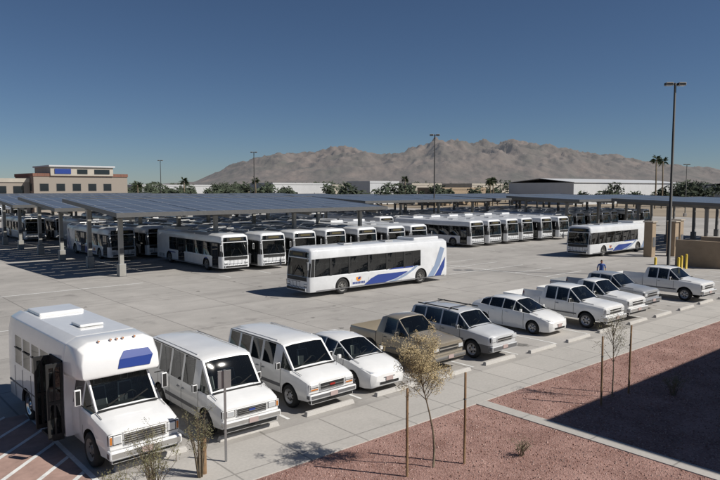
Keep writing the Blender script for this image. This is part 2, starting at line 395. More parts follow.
def pickup(paint,ext=True,L=5.7):
    mb=MB(); ce=3.35 if ext else 2.9
    W=(.86,.95,.92,.70)
    st=[cs(0,(.48,.70,1.0,1.06),(.80,.84,.82,.76),.01),
        cs(.10,(.42,.70,1.04,1.10),(.88,.92,.90,.80),.03),
        cs(.6,(.40,.72,1.08,1.16),W[:3]+(.80,),.05),
        cs(1.30,(.40,.72,1.12,1.22),W[:3]+(.80,),.05),
        cs(1.95,(.40,.72,1.14,1.76),W,.05),
        cs(2.6,(.40,.72,1.15,1.80),W,.05)]
    sd_=[(3,2),(4,2)]
    if ext: st.append(cs(3.2,(.40,.72,1.15,1.78),W,.05)); sd_.append((5,2))
    st.append(cs(ce+.1,(.40,.72,1.15,1.72),W[:3]+(.68,),.04,-.12))
    shell(mb,st,side=sd_,wind=[(3,3)],Rr=[2],paint=paint,arches=[(.95,.38,.46,.95)])
    mb.interior([2.35],1.0,1.66,1.4,1.18,.66)
    b0=ce+.14
    bs=[cs(b0,(.42,.72,1.02,1.16),(.86,.95,.93,.90),.0),cs((b0+L)/2,(.42,.72,1.02,1.16),(.86,.95,.93,.90),.0),cs(L,(.46,.72,1.02,1.16),(.86,.95,.93,.90),.0)]
    shell(mb,bs,paint=paint,arches=[(L-1.25,.38,.46,.95)],bed=((0,1),3,.07,-.48))
    for y in(.95,L-1.25):
        for sd in(-1,1): mb.wheel(sd*.81,y,.38,.25,sd,holes=6)
    P=[(.92,1.12),(.95,.72),(.865,.44)]
    for y in (1.6,2.6): seam(mb,y,P)
    mb.box(-.8,.8,ce,b0+.1,.45,.6,DARK)
    for sd in(-1,1):
        mb.sbox(sd,.52,.86,-.015,.14,.74,1.0,BLACK,.02); mb.sbox(sd,.55,.84,-.035,.12,.79,.97,LAMP,.02)
        mb.sbox(sd,.86,.93,L-.08,L+.01,.75,1.05,REDL,.01)
        mb.sbox(sd,.935,.96,2.4,2.55,1.0,1.03,BLACK,.006)
        mb.beam((sd*.81,.62,1.172),(sd*.81,1.3,1.235),.012,.008,SEAM)
        mb.sbox(sd,.95,.96,1.45,L-1.8,.60,.66,GREYP)
    mb.box(-.53,.53,-.03,.06,.74,.98,BLACK,.02); mb.box(-.53,.53,-.045,.0,.84,.89,CHROME,.01)
    mb.box(-.9,.9,-.14,.10,.46,.66,CHROME,.04); plate(mb,-.15,.5)
    mb.beam((-.78,1.26,1.255),(.78,1.26,1.255),.08,.015,BLACK)
    mb.box(-.85,.85,-.06,.1,.34,.45,BLACK,.02); mb.box(-.85,.85,L-.02,L+.12,.48,.62,CHROME,.03)
    mirror(mb,.95,1.75,1.14,.17,.2)
    return mb.mesh('pickup_truck')

def bus(livery=True,L=12.2):
    mb=MB()
    def bs(y,w=1.0,zt=0,dy=(0,0,0,0,0,0),zb=.33):
        hp=[(1.275*w,zb),(1.275*w,.8),(1.275*w,1.22),(1.262*w,2.36),(1.20*w,2.82+zt),(.92*w,2.97+zt)]
        return (y,[(hp[k][0],hp[k][1],dy[k]) for k in range(6)])
    ys=[1.62,3.1,4.7,6.3,7.9,9.5,10.3]
    st=[bs(0,.86,-.06,(0,0,0,.12,.16,.25)),bs(.10,.955,-.02,(0,0,0,.10,.14,.2)),bs(.36,1,0,(0,0,0,.06,.08,.1))]+[bs(y) for y in ys]+[bs(L-.25),bs(L-.05,.97,-.03,zb=.4),bs(L,.92,-.08,zb=.45)]
    side=[(2,2)]+[(k,2) for k in range(3,8)]
    shell(mb,st,side=side,F=[2,3],Rr=[2],paint=BUSWHITE,arches=[(2.55,.5,.58,1.2),(9.5,.5,.58,1.2)],inset=.03,bevel=.03)
    mb.box(-1.1,1.1,.6,10.0,.75,.85,DASH); mb.box(-1.05,1.05,.15,.6,.8,1.28,DASH,.03)
    mb.box(-1.15,1.15,9.85,9.95,.85,2.3,GREYP)
    for y in [1.2]+[3.2+.85*k for k in range(8)]:
        for sd in (-1,1):
            if y<2 and sd<0: continue
            if sd<0 and 6.2<y<7.8: continue
            mb.box(min(sd*.45,sd*1.15),max(sd*.45,sd*1.15),y+.3,y+.4,.85,1.62,BSEAT,.03)
    mb.tube([(.55,.8,1.2),(.75,.72,1.38),(.95,.8,1.2),(.75,.9,1.05),(.55,.8,1.2)],[.018]*5,5,BLACK,False)
    for y in (2.2,5.0,7.8):
        for sd in (-1,1): mb.tube([(sd*.42,y,.85),(sd*.42,y,2.8)],[.02,.02],5,CHROME,False)
    for y in(2.55,9.5):
        for sd in(-1,1): mb.wheel(sd*1.1,y,.5,.28,sd,rim=STEEL,holes=8)
    for sd in(-1,1):
        for y in [1.62,3.1,4.7,6.3,7.9]:
            mb.hexa([(sd*1.272,y-.08,1.24),(sd*1.284,y-.08,1.24),(sd*1.284,y+.08,1.24),(sd*1.272,y+.08,1.24),(sd*1.26,y-.08,2.33),(sd*1.272,y-.08,2.33),(sd*1.272,y+.08,2.33),(sd*1.26,y+.08,2.33)],BLACK)
        for y in [2.4,3.9,5.5,7.1,8.7]:
            mb.beam((sd*1.262,y,1.27),(sd*1.252,y,2.3),.012,.03,BLACK)
        mb.beam((sd*1.256,.45,1.95),(sd*1.256,9.4,1.95),.012,.03,BLACK)
        mb.poly([(sd*1.235,.13,1.26),(sd*1.279,.37,1.26),(sd*1.268,.42,2.32),(sd*1.222,.235,2.32)],BLACK)
        mb.poly([(sd*1.11,.015,1.26),(sd*1.226,.105,1.26),(sd*1.212,.205,2.32),(sd*1.095,.125,2.32)],BLACK)
        x=sd*1.279
        mb.poly([(x,.5,.36),(x,L-.3,.36),(x,L-.3,.42),(x,.5,.42)],GREYP)
        for y in (3.3,4.7,6.2,7.6,10.6,11.4): mb.poly([(sd*1.2785,y-.006,.43),(sd*1.2785,y+.006,.43),(sd*1.2785,y+.006,1.2),(sd*1.2785,y-.006,1.2)],SEAM)
        if not livery:
            for y in (10.45,11.1): 
                for k in range(6): mb.sbox(sd,1.276,1.281,y,y+.5,.5+.05*k,.52+.05*k,BLACK)
            mb.poly([(sd*1.281,y,z) for y,z in [(.6,.98),(9.4,.98),(9.4,1.08),(.6,1.08)]],BLUE)
        mb.tube([(sd*1.1,.05,2.5),(sd*1.35,-.2,2.5),(sd*1.42,-.22,2.2)],[.02]*3,6,BLACK)
        mb.sbox(sd,1.36,1.5,-.27,-.2,1.75,2.2,BLACK,.02)
        mb.sbox(sd,.70,1.07,-.01,.1,.62,.86,BLACK,.03); mb.sbox(sd,.74,1.03,-.03,.1,.68,.82,LAMP,.03)
        mb.sbox(sd,.86,1.0,L-.02,L+.02,.9,1.2,REDL,.01)
        if livery:
            X=sd*1.283
            mb.poly([(X,y,z) for y,z in [(4.3,.42),(6.1,.42),(7.1,.58),(8.1,.9),(8.85,1.3),(6.9,1.3),(5.9,1.12),(4.9,.78)]],BLUE)
            mb.poly([(X+sd*.002,y,z) for y,z in [(6.5,.42),(7.1,.42),(8.0,.66),(8.8,1.02),(9.25,1.3),(8.95,1.3),(8.3,.95),(7.3,.6)]],LBLUE)
            mb.poly([(X,y,z) for y,z in [(10.15,.42),(10.75,.42),(11.4,1.2),(11.85,2.3),(11.45,2.45),(10.85,1.2)]],LBLUE)
            mb.poly([(X,y,z) for y,z in [(10.85,.42),(11.5,.42),(11.85,1.0),(11.95,1.7),(11.6,1.3),(11.2,.8)]],BLUE)
            mb.poly([(X,3.85+.22*math.cos(t*math.pi/6),.92+.22*math.sin(t*math.pi/6)) for t in range(12)],ORANGE)
            mb.poly([(X+sd*.002,3.85+.22*math.cos(t*math.pi/6-.4)*.55+.05,.90+.22*math.sin(t*math.pi/6)*.4) for t in range(12)],BLUE)
            for k in range(8): mb.sbox(sd,1.283,1.286,3.36+.13*k,3.45+.13*k,.54,.68,BLUE)
    for (a,b) in ((.5,1.5),(6.45,7.65)):
        x=-1.2885
        mb.box(x,x+.006,a,b,.42,2.34,BLACK)
        m=(a+b)/2
        for (c,d) in ((a+.07,m-.03),(m+.03,b-.07)): mb.box(x-.006,x-.001,c,d,.55,2.25,GLASS)
    mb.box(-1.02,1.02,-.10,.1,.36,.60,BLACK,.05)
    mb.box(-.75,.75,.09,.15,2.44,2.74,BLACK)
    mb.box(-.5,.5,.075,.088,2.52,2.66,AMBDISP)
    mb.box(-1.04,1.04,-.012,.03,.98,1.24,BLACK,.01)
    for x in (-.7,-.35,0,.35,.7): mb.tube([(x,-.1,.55),(x,-.28,.7),(x,-.3,1.0)],[.012]*3,5,BLACK)
    mb.tube([(-.75,-.29,1.0),(.75,-.29,1.0)],[.014]*2,5,BLACK)
    mb.beam((-.5,-.01,1.25),(-.1,.0,1.9),.03,.02,BLACK); mb.beam((.6,-.01,1.25),(.2,.0,1.9),.03,.02,BLACK)
    mb.box(-.85,.85,9.2,11.7,2.93,3.16,BUSWHITE,.07); mb.box(-.6,.6,9.5,11.4,3.155,3.175,GREYP)
    mb.box(-.35,.35,3.4,4.1,2.95,3.05,GREYP,.03); mb.box(-.35,.35,7.0,7.7,2.95,3.05,GREYP,.03)
    return mb.mesh('transit_bus')

def shuttle():
    mb=MB()
    st=[cs(0,(.48,.70,.98,1.04),(.86,.92,.90,.80),.01),
        cs(.10,(.42,.70,1.04,1.09),(.92,.98,.95,.84),.02),
        cs(.55,(.40,.72,1.15,1.22),(.96,1.02,.99,.86),.03),
        cs(.92,(.40,.72,1.22,1.29),(.97,1.03,1.0,.86),.04),
        cs(1.55,(.40,.72,1.26,2.06),(.97,1.03,1.02,.84),.04),
        cs(2.2,(.40,.72,1.26,2.10),(.97,1.03,1.02,.86),.05)]
    shell(mb,st,side=[(3,2),(4,2)],wind=[(3,3)],paint=WHITE,arches=[(.98,.42,.50,1.02)],inset=.05)
    mb.interior([1.85],1.1,1.85,1.05,1.30,.72)
    def bs(y,w=1,zt=0,zb=.42,d=(0,0,0,0,0,0)):
        hp=[(1.20*w,zb),(1.22*w,.85),(1.22*w,1.42),(1.20*w,2.38),(1.12*w,2.76+zt),(.82*w,2.90+zt)]
        return (y,[(hp[k][0],hp[k][1],d[k]) for k in range(6)])
    ys=[2.35,3.35,4.15,4.95,5.75,6.55]
    st=[(1.22,[(1.0,2.02),(1.04,2.05),(1.06,2.09),(1.06,2.38,.05),(.98,2.62,.15),(.68,2.74,.24)]),
        (1.50,[(1.12,2.0),(1.16,2.05),(1.17,2.10),(1.16,2.40),(1.06,2.74,.05),(.78,2.86,.08)]),
        (2.2,[(1.18,1.98),(1.21,2.04),(1.21,2.12),(1.195,2.42),(1.12,2.77),(.82,2.91)])]
    shell(mb,st,paint=WHITE,bevel=.04)
    body=[bs(2.2,.99)]+[bs(y) for y in ys]+[bs(7.1),bs(7.28,.96,-.06)]
    shell(mb,body,side=[(1,2),(2,2),(3,2),(4,2),(5,2)],Rr=[2],paint=WHITE,arches=[(5.45,.42,.52,1.15)],inset=.07,bevel=.03)
    for y in (3.5,4.3,5.1,5.9,6.6):
        for sd in (-1,1): mb.sbox(sd,.3,1.1,y,y+.12,.9,1.8,BSEAT,.03)
    for y,x in((.98,.90),(5.45,1.03)):
        for sd in(-1,1): mb.wheel(sd*x,y,.42,.26,sd,rim=CHROME if y>2 else STEEL,holes=8)
    ya=lambda z:1.22+(z-2.09)/.29*.05-.016
    yb=lambda z:1.27+(z-2.38)/.24*.10-.020
    mb.poly([(-.12,ya(2.17),2.17),(.78,ya(2.15),2.15),(.90,ya(2.385),2.385),(-.05,ya(2.385),2.385)],BLUE)
    mb.poly([(-.05,yb(2.386),2.386),(.90,yb(2.386),2.386),(.80,yb(2.56),2.56),(.10,yb(2.58),2.58)],BLUE)
    mb.box(-.58,.58,-.03,.06,.70,1.0,BLACK,.02); mb.box(-.60,.60,-.02,.05,1.0,1.03,CHROME,.01)
    for k in range(5): mb.box(-.55,.55,-.045,-.02,.735+.052*k,.755+.052*k,CHROME)
    for sd in(-1,1):
        mb.sbox(sd,.60,.95,-.015,.1,.74,1.02,BLACK,.02)
        mb.sbox(sd,.62,.84,-.035,.12,.78,.98,LAMP,.02); mb.sbox(sd,.86,.94,-.03,.12,.78,.98,AMBER,.01)
        mb.sbox(sd,1.12,1.30,1.20,1.28,1.45,1.85,BLACK,.03)
        mb.tube([(sd*1.0,1.4,1.85),(sd*1.22,1.25,1.9),(sd*1.22,1.25,1.8)],[.015]*3,5,BLACK); mb.tube([(sd*1.0,1.4,1.35),(sd*1.18,1.25,1.5)],[.015]*2,5,BLACK)
        for y in (2.38,3.35,4.15,4.95,5.75,6.5): mb.sbox(sd,1.222,1.226,y-.012,y+.012,.45,1.4,SEAM)
        mb.sbox(sd,1.22,1.232,2.4,7.1,.86,.90,GREYP)
        for y in (3.35,4.15,4.95,5.75): mb.beam((sd*1.222,y+.06,1.95),(sd*1.222,y+.74,1.95),.012,.03,BLACK)
        mb.beam((sd*.87,.56,1.235),(sd*.87,.92,1.31),.012,.008,SEAM)
        seam(mb,1.45,[(1.0,1.24),(1.03,.72),(.975,.44)],sides=(sd,))
    mb.beam((-.82,.88,1.325),(.82,.88,1.325),.09,.02,BLACK)
    mb.box(-.98,.98,-.14,.10,.44,.66,CHROME,.05); plate(mb,-.15,.48)
    mb.box(-.9,.9,-.05,.12,.34,.43,BLACK,.02)
    for x in (-.5,-.17,0,.17,.5): mb.box(x-.03,x+.03,1.50,1.55,2.83,2.885,AMBER,.01)
    mb.beam((-.55,.95,1.40),(0,1.12,1.55),.03,.02,BLACK); mb.beam((.1,.95,1.40),(.65,1.12,1.55),.03,.02,BLACK)
    mb.box(-1.232,-1.20,2.27,3.2,.5,2.35,DARK)
    for y in (2.24,3.22):
        for (a,b) in ((-1.64,-1.58),(-1.29,-1.23),(-1.47,-1.42)): mb.box(a,b,y-.03,y+.03,.45,2.32,BLACK)
        for (a,b) in ((.45,.56),(2.22,2.32),(1.3,1.38)): mb.box(-1.58,-1.29,y-.028,y+.028,a,b,BLACK)
        mb.box(-1.58,-1.29,y-.006,y+.006,.56,2.22,GLASS)
    mb.box(-1.5,-1.2,2.3,3.2,.36,.42,BLACK)
    mb.box(-.35,.35,3.2,3.9,2.91,2.98,WHITE,.03); mb.box(-.7,.7,5.6,6.8,2.88,2.99,WHITE,.05)
    mb.box(-.9,.9,7.26,7.42,.42,.6,BLACK,.03)
    return mb.mesh('shuttle_bus')

HB=hatchback(WHITE); SU=suv(PEARL); V1=van(WHITE,True,5.3); V2=van(WHITE,False,4.8)
PW=pickup(WHITE,True); PT=pickup(TAN,False,4.6); PD=pickup(SILV,True); PW2=pickup(WHITE,False,5.3)
BUSL=bus(True); BUSS=bus(False); SH=shuttle()
SX=lambda k: 8.97+2.75*k
obj('shuttle_bus',SH,(SX(-1)-.30,14.5,0),R(1.5),sc=(.90,.98,1.0))
obj('passenger_van',V1,(SX(0)-.10,14.6,0),R(-1),sc=(.92,.93,.97))
obj('passenger_van',V2,(SX(1)+.15,14.95,0),R(1),sc=(.95,.96,.98))
obj('hatchback_car',HB,(SX(2)-.17,15.0,0),R(-1))
obj('pickup_truck',PT,(SX(3)+.35,15.35,0),R(1),sc=(.96,.95,.96))
obj('sport_utility_vehicle',SU,(SX(4)+.45,15.0,0))
obj('hatchback_car',HB,(SX(6)+.2,15.85,0),R(1))
obj('pickup_truck',PW,(SX(7)+.5,14.85,0))
obj('pickup_truck',PW2,(SX(8)+.65,15.2,0),R(-1))
obj('pickup_truck',PD,(SX(9)+1.0,15.9,0),R(0))
obj('pickup_truck',PW,(SX(11)+.7,15.0,0),R(-1))
obj('transit_bus',BUSL,(22.9,32.2,0),R(-90.5))
obj('transit_bus',BUSL,(56.2,33.0,0),R(-90))
def lane(x,y): obj('transit_bus',random.choice([BUSL,BUSS]),(x+random.uniform(-.12,.12),y+random.uniform(-.45,.45),0),R(random.uniform(-.7,.7)))
for k in range(0,7): lane(25.8+3.5*k,44.7)
for k in range(-1,7): lane(25.8+3.5*k,58.3)
for k in (0,2,3,5,6): lane(25.8+3.5*k,72)
for k in (-1,0,2,4): lane(25.8+3.5*k,86)
lane(29,140);lane(33,140)
for k in range(0,6): lane(57+3.5*k,46)
for k in range(0,6): lane(57+3.5*k,60)
for k in (0,2,3,5): lane(57+3.5*k,74)
for k in range(0,9): lane(82+3.5*k,51.5)
for k in range(0,8): lane(82+3.5*k,65)

# ---------------------------------------------------------------- canopies
def canopy(x0,x1,y0,y1,z0=4.75,z1=5.6,dx=8.5,posts=POSTW):
    mb=MB(); n=max(1,round((x1-x0)/dx)); s=(z1-z0)/(y1-y0)
    zz=lambda y:z0+(y-y0)*s
    rows=6; d=(y1-y0)/rows; nx=max(1,round((x1-x0)/6.5)); wx=(x1-x0)/nx
    for r in range(rows):
        a=y0+r*d+.07;b=y0+(r+1)*d-.07
        for q in range(nx):
            xa=x0+q*wx+.05; xb=x0+(q+1)*wx-.05; j=random.uniform(-.015,.015)
            mb.hexa([(xa,a,zz(a)+j),(xb,a,zz(a)),(xb,b,zz(b)),(xa,b,zz(b)+j),(xa,a,zz(a)+.05+j),(xb,a,zz(a)+.05),(xb,b,zz(b)+.05),(xa,b,zz(b)+.05+j)],SOLAR)
        for y in (a+.3,b-.3): mb.beam((x0,y,zz(y)-.09),(x1,y,zz(y)-.09),.08,.14,STEEL)
    mb.box(x0-.05,x1+.05,y0-.06,y0,z0-.24,z0+.08,FASC); mb.box(x0-.05,x1+.05,y1,y1+.06,z1-.24,z1+.08,FASC)
    for x in (x0-.03,x1+.03): mb.beam((x,y0,z0-.07),(x,y1,z1-.07),.05,.3,FASC)
    for i in range(n+1):
        x=x0+1.2+(x1-x0-2.4)*i/n
        mb.beam((x,y0+.1,z0-.36),(x,y1-.1,z1-.36),.22,.38,STEEL)
        for y in (y0+2.6,y1-2.6):
            mb.box(x-.15,x+.15,y-.15,y+.15,.9,zz(y)-.5,posts); mb.box(x-.27,x+.27,y-.27,y+.27,0,.95,posts,.03)
            mb.box(x-.22,x+.22,y-.22,y+.22,zz(y)-.62,zz(y)-.54,STEEL)
            mb.box(x-.155,x+.155,y-.165,y-.152,1.6,2.1,FASC)
    return obj('solar_canopy',mb.mesh('solar_canopy'))
for y in (45.5,59.8,74.1,88.4,102.7): canopy(17,43 if y<50 else 49,y,y+12)
for y in (60,74.1,88.4,102.7): canopy(53,78,y,y+12,4.9,5.4)
for y in (47.5,61.5,75.5): canopy(81,118,y,y+12,4.9,5.3,posts=STEEL)
canopy(71,96,25.0,37.5,4.9,5.3,posts=STEEL)

# ---------------------------------------------------------------- ground
def sheet(name,x0,x1,y0,y1,z,m,nx=1,ny=1):
    mb=MB()
    for i in range(nx):
        for j in range(ny):
            a=x0+(x1-x0)*i/nx;b=x0+(x1-x0)*(i+1)/nx;c=y0+(y1-y0)*j/ny;d=y0+(y1-y0)*(j+1)/ny
            mb.poly([(a,c,z),(b,c,z),(b,d,z),(a,d,z)],m)
    bmesh.ops.remove_doubles(mb.bm,verts=mb.bm.verts,dist=.001)
    return obj(name,mb.mesh(name))
DES=M('desert_soil',(.27,.22,.16),.95,var=.3,scale=.02,bump=.2)
mb=MB(); g=[-24000,-8000,-2500,-900,-300,-100,0,100,200,300,600,1200,3000,9000,24000]
for a,b in zip(g[:-1],g[1:]):
    for c,d in zip(g[:-1],g[1:]): mb.poly([(a,c,-.06),(b,c,-.06),(b,d,-.06),(a,d,-.06)],DES)
bmesh.ops.remove_doubles(mb.bm,verts=mb.bm.verts,dist=.001); obj('ground',mb.mesh('ground'))
CON=concrete('concrete_lot',(.375,.355,.33)); SIDE=concrete('sidewalk_concrete',(.45,.425,.39),(1.8,2.1),.025,.08,.15)
sheet('concrete_parking_lot',-90,150,14.2,190,0,CON,24,18)
GRAV=gravelmat('red_gravel',(.19,.10,.08),(.42,.26,.22))
mb=MB(); mb.box(-40,90,12.1,14.2,-.05,.13,SIDE,.012); mb.box(15.15,15.6,-4,12.1,-.05,.13,SIDE); obj('sidewalk',mb.mesh('sidewalk'))
sheet('gravel_bed',-40,15.15,-4,12.1,.11,GRAV,12,3); sheet('gravel_bed',15.6,90,-4,12.1,.11,GRAV,12,3)
mb=MB()
gms=[M('gravel_stone_red',(.24,.13,.10),.9,var=.4,scale=3),M('gravel_stone_pale',(.40,.28,.24),.9,var=.4,scale=3)]
for _ in range(16000):
    x=random.uniform(6,34);y=random.uniform(5.5,12.05)
    if 15.1<x<15.65: continue
    s=random.uniform(.012,.034); a=random.uniform(0,6.28)
    P=[Vector((x+s*math.cos(a+k*2.1),y+s*math.sin(a+k*2.1),.11)) for k in range(3)]; T=Vector((x,y,.11+s*.9))
    v=[mb.bm.verts.new(p) for p in P]+[mb.bm.verts.new(T)]; gi=mb.mi(random.choice(gms))
    for q in ((0,1,3),(1,2,3),(2,0,3)): mb.bm.faces.new([v[k] for k in q]).material_index=gi
obj('gravel_stones',mb.mesh('gravel_stones'))
mb=MB()
def ln(x0,x1,y0,y1,z=.006,m=LINE): mb.poly([(x0,y0,z),(x1,y0,z),(x1,y1,z),(x0,y1,z)],m)
for k in range(-1,18):
    x=SX(k)+1.375; ln(x-.05,x+.05,15.0,20.4)
ln(41.95,42.07,24,38)
for k in range(6): ln(42.07,47.0,24.4+2.75*k,24.5+2.75*k)
for k in range(3,6): ln(37.4,41.95,24.4+2.75*k,24.5+2.75*k)
for k in range(0,27): 
    x=24.05+3.5*k; ln(x-.05,x+.05,42.2,44.0)
for k in range(-2,27):
    x=24.05+3.5*k; ln(x-.05,x+.05,57.6,58.4)
ln(2.0,18.0,43.6,43.75); ln(-4,8,33,33.12)
obj('parking_lines',mb.mesh('parking_lines'))
mb=MB(); OIL=M('oil_stain',(.19,.18,.165),.6,var=.35,scale=5); rs=random.Random(11)
def blob(x,y,r,z,m):
    n=14; ph=rs.uniform(0,6)
    mb.poly([(x+r*(1+.25*math.sin(3*t*2*math.pi/n+ph)+rs.uniform(-.12,.12))*math.cos(t*2*math.pi/n),y+1.3*r*(1+.2*math.sin(2*t*2*math.pi/n+ph)+rs.uniform(-.1,.1))*math.sin(t*2*math.pi/n),z) for t in range(n)],m)
for i in range(60):
    k=rs.choice([5,5,10,12,13,3,8,9,0,1]); blob(SX(k)+rs.uniform(-.35,.35),rs.uniform(15.6,18.5),rs.uniform(.04,.16),.003+.00004*i,OIL)
for i in range(40): blob(rs.uniform(8,60),rs.uniform(22,41),rs.uniform(.04,.14),.003+.00004*i,OIL)
obj('oil_stains',mb.mesh('oil_stains'))
mb=MB(); RP=M('red_pavement_paint',(.36,.24,.20),.85,var=.25,scale=2)
mb.poly([(-3.2,14.22,.004),(4.75,14.22,.004),(4.75,20.4,.004),(-3.2,20.4,.004)],RP)
for k in range(-3,9):
    x=-3.1+k*1.15
    a=max(x,-3.2);b=min(x+6.2,4.75)
    if b<=a: continue
    ya=14.3+(a-x);yb=14.3+(b-x)
    mb.poly([(a,ya-.08,.009),(b,yb-.08,.009),(b,yb+.08,.009),(a,ya+.08,.009)],LINE)
ln(4.76,4.88,14.3,20.4,.010)
obj('hatched_loading_zone',mb.mesh('hatched_loading_zone'))
WS=concrete('wheel_stop_concrete',(.50,.48,.45),(50,50),.0,.08,.2)
mb=MB(); mb.hexa([(-.92,-.09,0),(.92,-.09,0),(.92,.09,0),(-.92,.09,0),(-.88,-.055,.13),(.88,-.055,.13),(.88,.055,.13),(-.88,.055,.13)],WS,.012); ws=mb.mesh('wheel_stop')
for k in range(-1,16): obj('wheel_stop',ws,(SX(k)+random.uniform(-.05,.05),14.85+random.uniform(-.04,.04),.0),R(random.uniform(-1,1)))

# ---------------------------------------------------------------- stakes, sign, trees
def stake(x,y,h):
    mb=MB(); mb.tube([(0,0,.05),(.01,0,h*.5),(0.02,0.01,h)],[.03,.03,.028],8,WOOD); mb.tube([(0,0,h*.72),(.001,0,h*.72+.03)],[.034,.034],8,BLACK)
    obj('tree_stake',mb.mesh('tree_stake'),(x,y,0),random.uniform(0,6))
for s in ((10.1,10.0,2.15),(11.6,9.6,2.3),(17.9,9.6,2.2),(19.6,9.6,2.3)): stake(*s)
mb=MB(); SG=M('galvanised_steel',(.32,.32,.32),.45,.6,var=.1)
mb.box(-.025,.025,-.02,.02,.1,2.35,SG); mb.box(-.15,.15,-.028,-.021,1.9,2.32,SG,.0)
mb.box(-.155,.155,-.034,-.029,1.895,2.325,M('sign_face',(.6,.6,.58),.5)); obj('parking_sign',mb.mesh('parking_sign'),(7.4,13.35,.0),R(165))
mb=MB(); mb.tube([(0,0,.1),(0,0,.95)],[.06,.06],12,WOOD); obj('bollard_post',mb.mesh('bollard_post'),(6.7,13.1,0))

def leaves(mb,c,r,n,size,mat):
    i=mb.mi(mat)
    for _ in range(n):
        while True:
            v=Vector((random.uniform(-1,1),random.uniform(-1,1),random.uniform(-1,1)))
            if v.length<1: break
        p=Vector(c)+Vector((v.x*r[0],v.y*r[1],v.z*r[2])); s=size*random.uniform(.6,1.4)
        a=Vector((random.gauss(0,1),random.gauss(0,1),random.gauss(0,1))).normalized(); b=a.orthogonal().normalized()
        q=[p-a*s,p+b*s*.45,p+a*s,p-b*s*.45]
        f=mb.bm.faces.new([mb.bm.verts.new(k) for k in q]); f.material_index=i
def young_tree(x,y,h,rt,lean,crown,nl,ls,leafmat,nb=14,lo=.5,name='young_tree'):
    mb=MB(); rnd=random.Random(int(x*100))
    pts=[]
    for k in range(7):
        t=k/6; pts.append(Vector((lean[0]*t*t+.05*math.sin(t*7),lean[1]*t*t+.04*math.sin(t*5+1),.05+h*.72*t)))
    mb.tube(pts,[rt*(1-.75*k/6) for k in range(7)],8,BARK)
    tips=[]
    for b in range(nb):
        t=rnd.uniform(lo,1); i=min(int(t*6),5); base=pts[i].lerp(pts[i+1],t*6-i)
        a=rnd.uniform(0,6.28); l=h*rnd.uniform(.12,.29)
        d=Vector((math.cos(a)*crown,math.sin(a)*crown,rnd.uniform(.5,1.1))).normalized()
        p1=base+d*l*.5+Vector((0,0,.03)); p2=base+d*l+Vector((rnd.uniform(-.08,.08),rnd.uniform(-.08,.08),0))
        mb.tube([base,p1,p2],[rt*.35,rt*.2,rt*.07],5,BARK,False)
        for c in range(7):
            q=base.lerp(p2,rnd.uniform(.3,1)); e=q+Vector((rnd.uniform(-.2,.2),rnd.uniform(-.2,.2),rnd.uniform(-.16,.2)))
            mb.tube([q,(q+e)/2+Vector((0,0,.02)),e],[rt*.09,rt*.06,rt*.03],4,BARK,False); tips.append(e); tips.append((q+e)/2)
    for e in tips:
        leaves(mb,e,(.11,.11,.12),max(1,int(nl/len(tips)*rnd.uniform(.2,1.9))),ls,leafmat)
    return obj(name,mb.mesh(name),(x,y,.08))
young_tree(10.9,9.9,3.55,.028,(-.36,.34),.6,13000,.016,LEAFD,26,.6)
young_tree(18.8,9.7,3.0,.026,(0,.1),.4,1300,.018,LEAFG,18)
def shrub(x,y,h,sp,n,nl,mat,name='desert_shrub'):
    mb=MB(); rnd=random.Random(int(x*77))
    for k in range(n):
        a=rnd.uniform(0,6.28); o=rnd.uniform(.1,1)*sp; hh=h*rnd.uniform(.55,1)
        p0=Vector((.05*math.cos(a),.05*math.sin(a),0)); p1=Vector((o*.4*math.cos(a),o*.4*math.sin(a),hh*.5)); p2=Vector((o*math.cos(a),o*math.sin(a),hh))
        mb.tube([p0,p1,p2],[.012,.008,.003],4,BARK,False)
        for c in range(4):
            q=p1.lerp(p2,rnd.random()); e=q+Vector((rnd.uniform(-.15,.15),rnd.uniform(-.15,.15),rnd.uniform(0,.2))); mb.tube([q,e],[.005,.002],4,BARK,False)
            leaves(mb,e,(.09,.09,.1),int(nl/(n*4)),.016,mat)
        leaves(mb,p2,(.08,.08,.12),int(nl/(n*4)),.016,mat)
    obj(name,mb.mesh(name),(x,y,.1))
shrub(5.45,12.9,1.4,.6,26,1900,LEAFG); shrub(6.55,13.0,1.7,.5,22,1000,LEAFG)
shrub(4.6,12.6,1.0,.5,16,1000,LEAFG); shrub(20.5,8.6,.6,.4,20,600,LEAFG); shrub(13.0,9.0,.35,.25,14,250,LEAFG)

# ---------------------------------------------------------------- light poles
def lamp(x,y,h,two=True):
    mb=MB(); PB=BLACK
    mb.box(-.3,.3,-.3,.3,0,.75,SIDE,.03); mb.tube([(0,0,.7),(0,0,h)],[.12,.075],10,PB)
    for s in ((-1,1) if two else (1,)):
        mb.beam((0,0,h-.12),(s*.25,0,h-.08),.08,.08,PB); mb.sbox(s,.2,.72,-.22,.22,h-.2,h+.02,PB,.03)
        mb.sbox(s,.26,.66,-.17,.17,h-.212,h-.201,LAMP)
    obj('light_pole',mb.mesh('light_pole'),(x,y,0),R(-41))
lamp(48.8,21.2,14.2); lamp(70.5,64.6,14.3); lamp(75,121,14.3); lamp(78,175,14.3); lamp(155,64,12)

